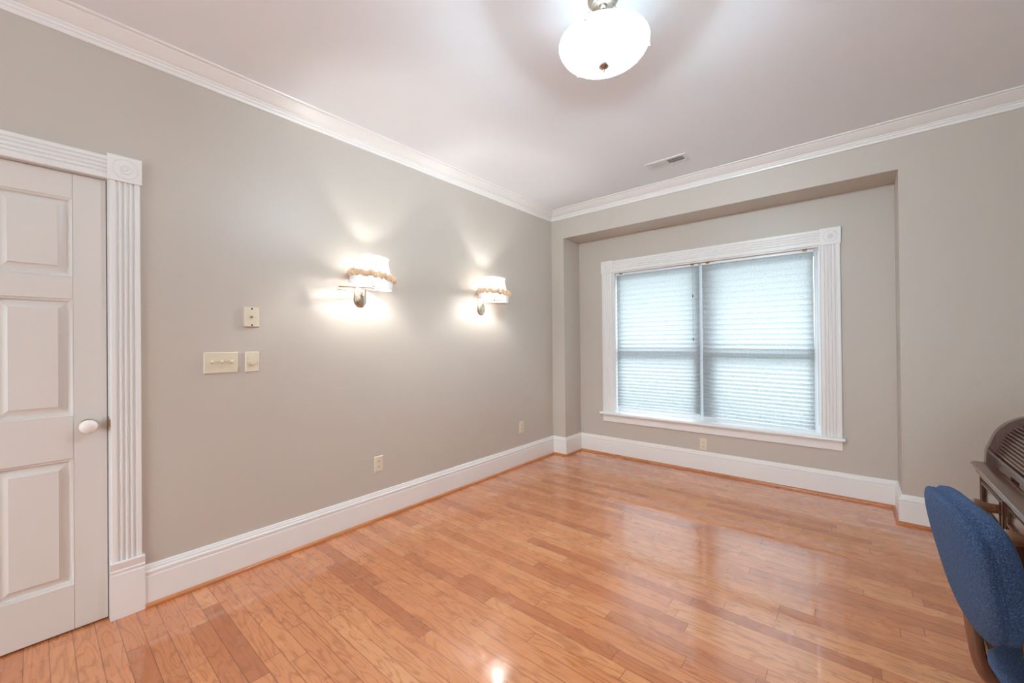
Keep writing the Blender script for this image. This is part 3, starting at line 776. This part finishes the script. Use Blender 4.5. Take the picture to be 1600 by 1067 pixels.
# ------------------------------------------------------------------ swing-arm wall lamps
def sconce(yp, joint, zj_low, label, tilt, axis):
    O = Vector((0, yp, 1.628))
    s = thing('wall_lamp', O, label, 'wall lamp', 'swing-arm wall lamps with fringed shades')
    # octagonal stepped backplate
    bp_ = MB()
    def octa(w, h, c): return [(-w + c, -h), (w - c, -h), (w, -h + c), (w, h - c), (w - c, h), (-w + c, h), (-w, h - c), (-w, -h + c)]
    lv = [(0.046, 0.074, 0.026, 0.0), (0.046, 0.074, 0.026, 0.006), (0.040, 0.068, 0.023, 0.010), (0.040, 0.068, 0.023, 0.014), (0.031, 0.057, 0.018, 0.017), (0.029, 0.055, 0.017, 0.022), (0.017, 0.036, 0.010, 0.027)]
    vs = []
    for w, h, c, z in lv: vs += [(x, y, z) for x, y in octa(w, h, c)]
    fs = []
    for r in range(len(lv) - 1):
        for k in range(8): fs.append((8 * r + k, 8 * r + (k + 1) % 8, 8 * r + 8 + (k + 1) % 8, 8 * r + 8 + k))
    fs += [tuple(range(8))[::-1], tuple(8 * (len(lv) - 1) + k for k in range(8))]
    bp_.add(vs, fs, facing_x(O.y, O.z), False).build('backplate', M_PALEBRASS, s, O)
    zl, zu = zj_low, zj_low + 0.019
    piv = Vector((0.048, yp, zl))
    MB().lathe([(0.006, -0.03), (0.008, -0.028), (0.008, 0.010), (0.006, 0.013), (0, 0.013)], 14, at(piv)).build('wall_pivot', M_PALEBRASS, s, O)
    MB().tube([(0.022, yp, zl - 0.018), (0.048, yp, zl - 0.018)], 0.006, 10).build('pivot_stub', M_PALEBRASS, s, O)
    J = Vector((joint[0], joint[1], zl)); S = Vector((0.175, yp, zu))
    MB().tube([piv, J], 0.0045, 10).build('arm', M_PALEBRASS, s, O)
    MB().tube([J + Vector((0, 0, 0.019)), S], 0.0045, 10).build('arm', M_PALEBRASS, s, O)
    MB().lathe([(0, -0.012), (0.0065, -0.011), (0.0075, -0.006), (0.0065, 0.0), (0.0065, 0.018), (0.0075, 0.024), (0.0065, 0.029), (0, 0.030)], 14, at(J)).build('elbow_joint', M_PALEBRASS, s, O)
    MB().lathe([(0, -0.014), (0.006, -0.012), (0.008, -0.006), (0.008, 0.008), (0.012, 0.012), (0.012, 0.016), (0.009, 0.02), (0.009, 0.055), (0.012, 0.058), (0, 0.058)], 14, at(S)).build('lamp_socket', M_PALEBRASS, s, O)
    Z = S.z
    MB().lathe([(0, -0.030), (0.010, -0.028), (0.014, -0.016), (0.018, 0.0), (0.019, 0.014), (0.014, 0.028), (0.006, 0.036), (0, 0.037)], 12, at((S.x, S.y, Z + 0.076))).build('bulb', M_BULB_S, s, O)
    # the shades sit a little askew on their sockets
    A = at((S.x, S.y, 1.775)) @ Matrix.Rotation(math.radians(tilt), 4, Vector(axis)) @ at((0, 0, -1.775))
    zt, zb = 1.866, 1.728
    # gathered shade cone with a frilled top edge
    prof = [(0.134, zb - 0.012), (0.132, zb), (0.122, zb + 0.02), (0.111, zb + 0.05), (0.099, zb + 0.085), (0.088, zb + 0.115), (0.083, zt - 0.006), (0.086, zt + 0.004), (0.089, zt + 0.010)]
    def rf(a, j):
        q = 0.0022 * math.sin(34 * a) + 0.0008 * math.sin(68 * a + 1)
        return (q * (2.0 if j >= 7 else 1.0), 0.004 * math.sin(34 * a + 0.8) if j == 8 else 0)
    inner = [(r - 0.0025, z) for r, z in prof]
    full = prof + inner[::-1]; nP = len(prof)
    sh = MB().lathe(full, 170, A, lambda a, j: rf(a, j if j < nP else 2 * nP - 1 - j), closed=True).build('lamp_shade', M_LAMPSHADE, s, O, smooth_angle=60)
    # tan gathered ruffle round the lower edge
    rp = []
    for k in range(12):
        t = 2 * PI * k / 12; rp.append((0.139 + 0.015 * math.cos(t), zb + 0.016 + 0.019 * math.sin(t)))
    MB().lathe(rp, 220, A, lambda a, j: (0.006 * math.sin(19 * a + 1.4 * math.sin(5 * a)) + 0.0045 * math.sin(53 * a + 1.7 * j) + 0.0035 * random.uniform(-1, 1), 0.006 * math.sin(17 * a + 1.2 * math.sin(4 * a)) + 0.004 * math.sin(41 * a + j * 1.9)), closed=True).build('ruffle', M_RUFFLE, s, O, smooth_angle=70, label='tan gathered ruffle')
    # bead fringe
    fr = MB()
    for k in range(84):
        a = 2 * PI * k / 84; x, y = 0.137 * math.cos(a), 0.137 * math.sin(a)
        ln = 0.052 + random.uniform(-0.003, 0.003); z = zb + 0.004; pr = []
        nb = 7
        for b in range(nb):
            zc = z - ln * b / nb
            pr += [(0.0018, zc), (0.0044, zc - ln / nb * 0.35), (0.0044, zc - ln / nb * 0.65)]
        pr += [(0.0015, z - ln), (0.0052, z - ln - 0.005), (0.0, z - ln - 0.011)]
        fr.lathe(pr, 6, A @ at((x, y, 0)))
    fr.build('bead_fringe', M_FRINGE, s, O, smooth_angle=80, label='clear glass bead fringe')
    # wire spider carrying the shade
    sp_ = MB()
    for k in range(3):
        a = 2 * PI * k / 3 + 0.4
        sp_.tube([(S.x, S.y, Z + 0.134), A @ Vector((0.083 * math.cos(a), 0.083 * math.sin(a), zt - 0.012))], 0.0015, 6)
    sp_.tube([(S.x, S.y, Z + 0.122), (S.x, S.y, Z + 0.136)], 0.004, 8)
    sp_.build('shade_carrier', M_PALEBRASS, s, O)
sconce(-2.398, (0.085, -2.602), 1.649, 'fringed shade wall lamp nearer the door, its brass arm swung out to the left', 8.5, (-0.86, 0.51, 0))
sconce(-1.178, (0.140, -0.971), 1.660, 'fringed shade wall lamp nearer the window corner, its brass arm swung out to the right', 6.0, (-0.68, 0.73, 0))

# ------------------------------------------------------------------ roll-top desk
DF = 3.075; DL, DR = -1.365, -3.100; ZD = 0.770
dk = thing('roll_top_desk', (3.42, (DL + DR) / 2, 0), 'dark brown wooden roll-top desk along the right wall', 'desk')
O = dk.location
XB = XR - 0.045
# writing board with moulded edge
edge = [(3.062, ZD), (3.054, ZD - 0.004), (3.051, ZD - 0.010), (3.054, ZD - 0.015), (3.058, ZD - 0.018), (3.058, ZD - 0.024), (3.066, ZD - 0.030), (XB, ZD - 0.030), (XB, ZD)]
MB().prism(edge, 1, DR - 0.0, DL).build('writing_board', M_DESK_Y, dk, O, bevel=0.002)
mb = MB().prism([(3.068, ZD - 0.030), (3.064, ZD - 0.036), (3.066, ZD - 0.044), (3.072, ZD - 0.050), (3.090, ZD - 0.050), (3.090, ZD - 0.030)], 1, DR + 0.02, DL - 0.012)
mb.build('apron_moulding', M_DESK_Y, dk, O)
KNOB = [(0.017, 0), (0.0165, 0.006), (0.017, 0.014), (0.020, 0.026), (0.024, 0.038), (0.0255, 0.046), (0.0245, 0.053), (0.019, 0.058), (0.010, 0.060), (0, 0.0605)]
PED = ((-1.385, -1.735), (-2.730, -3.080))
for (ya, yb_) in PED:
    cab = MB()
    cab.box(DF + 0.012, XB, yb_, yb_ + 0.020, 0.06, ZD - 0.030).box(DF + 0.012, XB, ya - 0.020, ya, 0.06, ZD - 0.030).box(XB - 0.02, XB, yb_, ya, 0.06, ZD - 0.03)
    cab.box(DF + 0.012, XB - 0.02, yb_ + 0.02, ya - 0.02, 0.06, 0.08)
    cab.build('pedestal_case', M_DESK_Z, dk, O)
    for yy in (ya - 0.014, yb_ + 0.014):
        mb = MB(); 
        for k, w in enumerate((0.014, 0.009, 0.004)):
            mb.box(DF + 0.012 - 0.005 * (k + 1), DF + 0.012 - 0.005 * k, yy - w, yy + w, 0.06, ZD - 0.050)
        mb.build('pilaster', M_DESK_Z, dk, O, bevel=0.0015)
    MB().box(DF - 0.004, XB, yb_ - 0.008, ya + 0.008, 0.0, 0.06).build('plinth', M_DESK_Y, dk, O, bevel=0.004)
    zz = ZD - 0.056
    for hgt in (0.128, 0.150, 0.300):
        dr = MB(); yA, yB_ = ya - 0.030, yb_ + 0.030; z1, z0 = zz, zz - hgt
        dr.box(DF + 0.004, DF + 0.016, yB_, yA, z0, z1).box(DF + 0.016, XB - 0.06, yB_ + 0.006, yA - 0.006, z0 + 0.006, z1 - 0.006)
        # picture-frame moulding on the front
        for (wd, xo) in ((0.012, 0.004), (0.007, 0.008)):
            i = 0.010 + (0.012 - wd) / 2
            dr.box(DF + 0.004 - xo, DF + 0.004, yB_ + i, yA - i, z1 - i - wd, z1 - i).box(DF + 0.004 - xo, DF + 0.004, yB_ + i, yA - i, z0 + i, z0 + i + wd)
            dr.box(DF + 0.004 - xo, DF + 0.004, yB_ + i, yB_ + i + wd, z0 + i + wd, z1 - i - wd).box(DF + 0.004 - xo, DF + 0.004, yA - i - wd, yA - i, z0 + i + wd, z1 - i - wd)
        d_ = dr.build('drawer', M_DESK_Y, dk, O, bevel=0.001)
        MB().lathe(KNOB, 28, at((DF + 0.004, (ya + yb_) / 2 - 0.03, (z0 + z1) / 2 - 0.004), TO_MX)).build('knob', M_DESK_KNOB, d_, O)
        zz = z0 - 0.014
# centre drawer over the kneehole
cd = MB(); yA, yB_ = PED[0][1] - 0.004, PED[1][0] + 0.004
cd.box(DF + 0.010, DF + 0.026, yB_, yA, 0.628, ZD - 0.052).box(DF + 0.026, XB - 0.1, yB_ + 0.01, yA - 0.01, 0.634, ZD - 0.056)
for (wd, xo) in ((0.012, 0.004), (0.007, 0.008)):
    i = 0.010 + (0.012 - wd) / 2; z0, z1 = 0.628, ZD - 0.052
    cd.box(DF + 0.010 - xo, DF + 0.010, yB_ + i, yA - i, z1 - i - wd, z1 - i).box(DF + 0.010 - xo, DF + 0.010, yB_ + i, yA - i, z0 + i, z0 + i + wd)
    cd.box(DF + 0.010 - xo, DF + 0.010, yB_ + i, yB_ + i + wd, z0 + i + wd, z1 - i - wd).box(DF + 0.010 - xo, DF + 0.010, yA - i - wd, yA - i, z0 + i + wd, z1 - i - wd)
d_ = cd.build('drawer', M_DESK_Y, dk, O, bevel=0.001)
for yk in (-1.985, -2.48):
    MB().lathe(KNOB, 28, at((DF + 0.010, yk, 0.672), TO_MX)).build('knob', M_DESK_KNOB, d_, O)
# roll-top gallery: curved end panels
outer = [(3.087, ZD), (3.088, 0.800), (3.0905, 0.828), (3.100, 0.857), (3.117, 0.904), (3.1415, 0.938), (3.170, 0.960), (3.196, 0.9725), (3.235, 0.984), (3.285, 0.996), (3.335, 1.014), (3.385, 1.042), (3.430, 1.078), (3.475, 1.105), (3.53, 1.118), (XB, 1.120)]
def smooth_curve(p, n=4):
    out = []
    for i in range(len(p) - 1):
        a, b, c, d = p[max(i - 1, 0)], p[i], p[i + 1], p[min(i + 2, len(p) - 1)]
        for k in range(n):
            t = k / n
            out.append(tuple(0.5 * (2 * b[q] + (c[q] - a[q]) * t + (2 * a[q] - 5 * b[q] + 4 * c[q] - d[q]) * t * t + (3 * b[q] - a[q] - 3 * c[q] + d[q]) * t ** 3) for q in (0, 1)))
    return out + [p[-1]]
oc = smooth_curve(outer)
for (y0, y1) in ((-1.402, -1.378), (DR + 0.013, DR + 0.037)):
    MB().prism(oc + [(XB, ZD)], 1, y0, y1, False).build('end_panel', M_DESK_Z, dk, O, bevel=0.003)
# offset curve for the tambour
def inset(curve, d):
    out = []
    for i, q in enumerate(curve):
        a = Vector(curve[max(i - 1, 0)]); b = Vector(curve[min(i + 1, len(curve) - 1)]); t = (b - a).normalized()
        out.append(Vector(q) + Vector((t.y, -t.x)) * d)
    return out
ic = inset(oc, 0.030)
# moulded band inside the end panels
band_o, band_i = inset(oc, 0.0), inset(oc, 0.026)
poly = [tuple(q) for q in band_o] + [tuple(q) for q in band_i][::-1]
for (y0, y1) in ((-1.412, -1.402), (DR + 0.037, DR + 0.047)):
    MB().prism(poly, 1, y0, y1).build('gallery_band', M_DESK_Z, dk, O)
# slats at equal arc spacing along the inner curve
cum = [0.0]
for i in range(1, len(ic)): cum.append(cum[-1] + (ic[i] - ic[i - 1]).length)
def on_curve(s_):
    for i in range(1, len(ic)):
        if cum[i] >= s_:
            f_ = (s_ - cum[i - 1]) / max(1e-9, cum[i] - cum[i - 1]); q = ic[i - 1].lerp(ic[i], f_); t = (ic[i] - ic[i - 1]).normalized(); return q, t
    return ic[-1], (ic[-1] - ic[-2]).normalized()
s_ = 0.052; pitch = 0.0125; nsl = 0
while s_ + pitch < cum[-1] and on_curve(s_)[0].x < XB - 0.28:
    q, t = on_curve(s_); nn = Vector((-t.y, t.x))
    pr = []
    for k in range(9):
        a = PI * k / 8; v = q + t * (pitch * 0.47 * math.cos(a)) + nn * (0.0068 * math.sin(a) - 0.002)
        pr.append((v.x, v.y))
    v = q - t * pitch * 0.47 - nn * 0.008; pr.append((v.x, v.y)); v = q + t * pitch * 0.47 - nn * 0.008; pr.append((v.x, v.y))
    MB().prism(pr, 1, DR + 0.048, -1.4125, False).build('tambour_slat', M_DESK_Y, dk, O, smooth_angle=50)
    s_ += pitch; nsl += 1
# tambour lift rail with finger notch, standing on the board
q0, _ = on_curve(0.006); 
rl = MB(); xa, xb = 3.108, 3.128
yn0, yn1 = -1.640, -1.745
rl.prism([(xa, ZD + 0.003), (xa, ZD + 0.036), (xa + 0.004, ZD + 0.041), (xb, ZD + 0.043), (xb, ZD + 0.003)], 1, yn0, -1.4125)
rl.prism([(xa, ZD + 0.017), (xa, ZD + 0.036), (xa + 0.004, ZD + 0.041), (xb, ZD + 0.043), (xb, ZD + 0.017)], 1, yn1, yn0)
rl.prism([(xa, ZD + 0.003), (xa, ZD + 0.036), (xa + 0.004, ZD + 0.041), (xb, ZD + 0.043), (xb, ZD + 0.003)], 1, DR + 0.048, yn1)
rl.build('lift_rail', M_DESK_Y, dk, O)
MB().box(XB - 0.30, XB, DR + 0.0, DL - 0.0, 1.120, 1.142).build('top_shelf', M_DESK_Y, dk, O, bevel=0.004)
MB().box(XB - 0.02, XB, DR + 0.037, -1.402, ZD, 1.120).build('back_panel', M_DESK_Z, dk, O)

# ------------------------------------------------------------------ desk chair
CH = Vector((3.1235, -2.298, 0.0)); CAZ = math.radians(8.82)
chair = thing('desk_chair', CH, 'blue upholstered desk chair with glossy bentwood frame, tucked up to the roll-top desk', 'chair', rotz=CAZ)
# local frame: +x = forward (towards the desk), +y = sitter's left, z up
LEAN = math.radians(11.7)
PC = Vector((-0.230, 0.0, 0.6987))           # centre of the back pad on its welt plane
BU = Vector((-math.sin(LEAN), 0, math.cos(LEAN))); BN = Vector((math.cos(LEAN), 0, math.sin(LEAN))); BS = Vector((0, 1, 0))
PWH, PHH = 0.1616, 0.1689
def pad_outline(a):
    c, s_ = math.cos(a), math.sin(a); e = 2 / 3.076
    x = PWH * math.copysign(abs(c) ** e, c); y = PHH * math.copysign(abs(s_) ** e, s_)
    x *= 1.0 + 0.1726 * (y / PHH)
    return x, y
def pad_half(depth, sign, nr=15, na=72):
    vs = []; fs = []
    for r in range(nr + 1):
        u_ = r / nr
        if u_ <= 0.8:
            an = u_ / 0.8 * PI / 2; k = 1.02 * math.sin(an); h = depth * (0.80 * math.cos(an) ** 0.72 + 0.20)
        else:
            t_ = (u_ - 0.8) / 0.2; k = 1.02 - 0.065 * t_ ** 1.5; h = depth * 0.20 * (1 - t_) ** 0.8
        for i in range(na):
            x, y = pad_outline(2 * PI * i / na)
            curve = 0.012 * ((x * k / PWH) ** 2)          # wraps round the sitter
            vs.append(PC + BS * (x * k) + BU * (y * k) + BN * (sign * h + curve))
    for r in range(nr):
        for i in range(na):
            j = (i + 1) % na
            fs.append((r * na + i, r * na + j, (r + 1) * na + j, (r + 1) * na + i))
    return vs, fs
back = MB()
back.add(*pad_half(0.0328, -1)); back.add(*pad_half(0.0767, 1))
bk = back.build('backrest', M_BLUE, chair, smooth_angle=80)
wp = []
for i in range(73):
    x, y = pad_outline(2 * PI * i / 72); wp.append(PC + BS * (x * 0.975) + BU * (y * 0.975) + BN * 0.012 * ((x / PWH) ** 2))
MB().tube(wp, 0.0055, 8, cap=False).build('welt', M_BLUE, bk)
# seat cushion
seat = MB(); vs = []; fs = []; na = 56
lev = [(0.0, 0.462), (0.5, 0.461), (0.8, 0.456), (0.93, 0.446), (1.0, 0.428), (1.0, 0.408), (0.96, 0.392), (0.0, 0.392)]
for k, z in lev:
    for i in range(na):
        a = 2 * PI * i / na; c, s_ = math.cos(a), math.sin(a); e = 2 / 4.0
        vs.append((0.068 + 0.234 * k * math.copysign(abs(c) ** e, c), 0.156 * k * math.copysign(abs(s_) ** e, s_), z))
for r in range(len(lev) - 1):
    for i in range(na):
        j = (i + 1) % na; fs.append((r * na + i, r * na + j, (r + 1) * na + j, (r + 1) * na + i))
seat.add(vs, fs).build('seat', M_BLUE, chair, smooth_angle=60)
# bentwood side frames: upright behind the pad, curving forward under the seat
for sy in (-1, 1):
    q = 0.172
    pts = [(-0.150, sy * 0.09, 0.600), (-0.160, sy * 0.135, 0.560), (-0.164, sy * 0.165, 0.525), (-0.163, sy * q, 0.48), (-0.157, sy * q, 0.42), (-0.148, sy * q, 0.36), (-0.128, sy * q, 0.312), (-0.085, sy * q, 0.290), (0.0, sy * q, 0.285), (0.14, sy * q, 0.285)]
    sp_ = smooth_curve3 = []
    for i in range(len(pts) - 1):
        for k in range(5):
            t = k / 5; a, b, c, d = (Vector(pts[max(i - 1, 0)]), Vector(pts[i]), Vector(pts[i + 1]), Vector(pts[min(i + 2, len(pts) - 1)]))
            smooth_curve3.append(0.5 * (2 * b + (c - a) * t + (2 * a - 5 * b + 4 * c - d) * t * t + (3 * b - a - 3 * c + d) * t ** 3))
    smooth_curve3.append(Vector(pts[-1]))
    MB().barsweep(smooth_curve3, (0, 1, 0), 0.026, 0.034).build('side_frame', M_CHAIRWOOD, chair, smooth_angle=50)
sf = MB().box(-0.10, 0.27, -0.158, 0.158, 0.315, 0.392).box(0.02, 0.10, -0.185, 0.185, 0.285, 0.318).build('seat_frame', M_CHAIRWOOD, chair, bevel=0.008)
MB().lathe([(0.075, 0.315), (0.075, 0.300), (0.030, 0.285), (0.028, 0.20), (0.034, 0.19), (0.034, 0.10), (0, 0.10)], 28, at((0.0, 0.0, 0))).build('pedestal', M_CHAIRWOOD, chair)
for k in range(5):
    a = 2 * PI * k / 5 + 0.3; c_, s_ = math.cos(a), math.sin(a)
    leg = MB().barsweep([(0.0 + 0.02 * c_, 0.0 + 0.02 * s_, 0.150), (0.0 + 0.12 * c_, 0.0 + 0.12 * s_, 0.140), (0.0 + 0.24 * c_, 0.0 + 0.24 * s_, 0.098), (0.0 + 0.27 * c_, 0.0 + 0.27 * s_, 0.080)], (-s_, c_, 0), 0.044, 0.034)
    lg = leg.build('leg', M_CHAIRWOOD, chair)
    R = at((0.0 + 0.262 * c_, 0.0 + 0.262 * s_, 0.025), Matrix.Rotation(a, 4, 'Z') @ Matrix.Rotation(PI / 2, 4, 'X'))
    cw = MB().lathe([(0, -0.018), (0.020, -0.018), (0.025, -0.013), (0.025, 0.013), (0.020, 0.018), (0, 0.018)], 20, R)
    cw.tube([(0.0 + 0.262 * c_, 0.0 + 0.262 * s_, 0.025), (0.0 + 0.262 * c_, 0.0 + 0.262 * s_, 0.085)], 0.006, 8)
    cw.build('caster', M_DARK, lg)
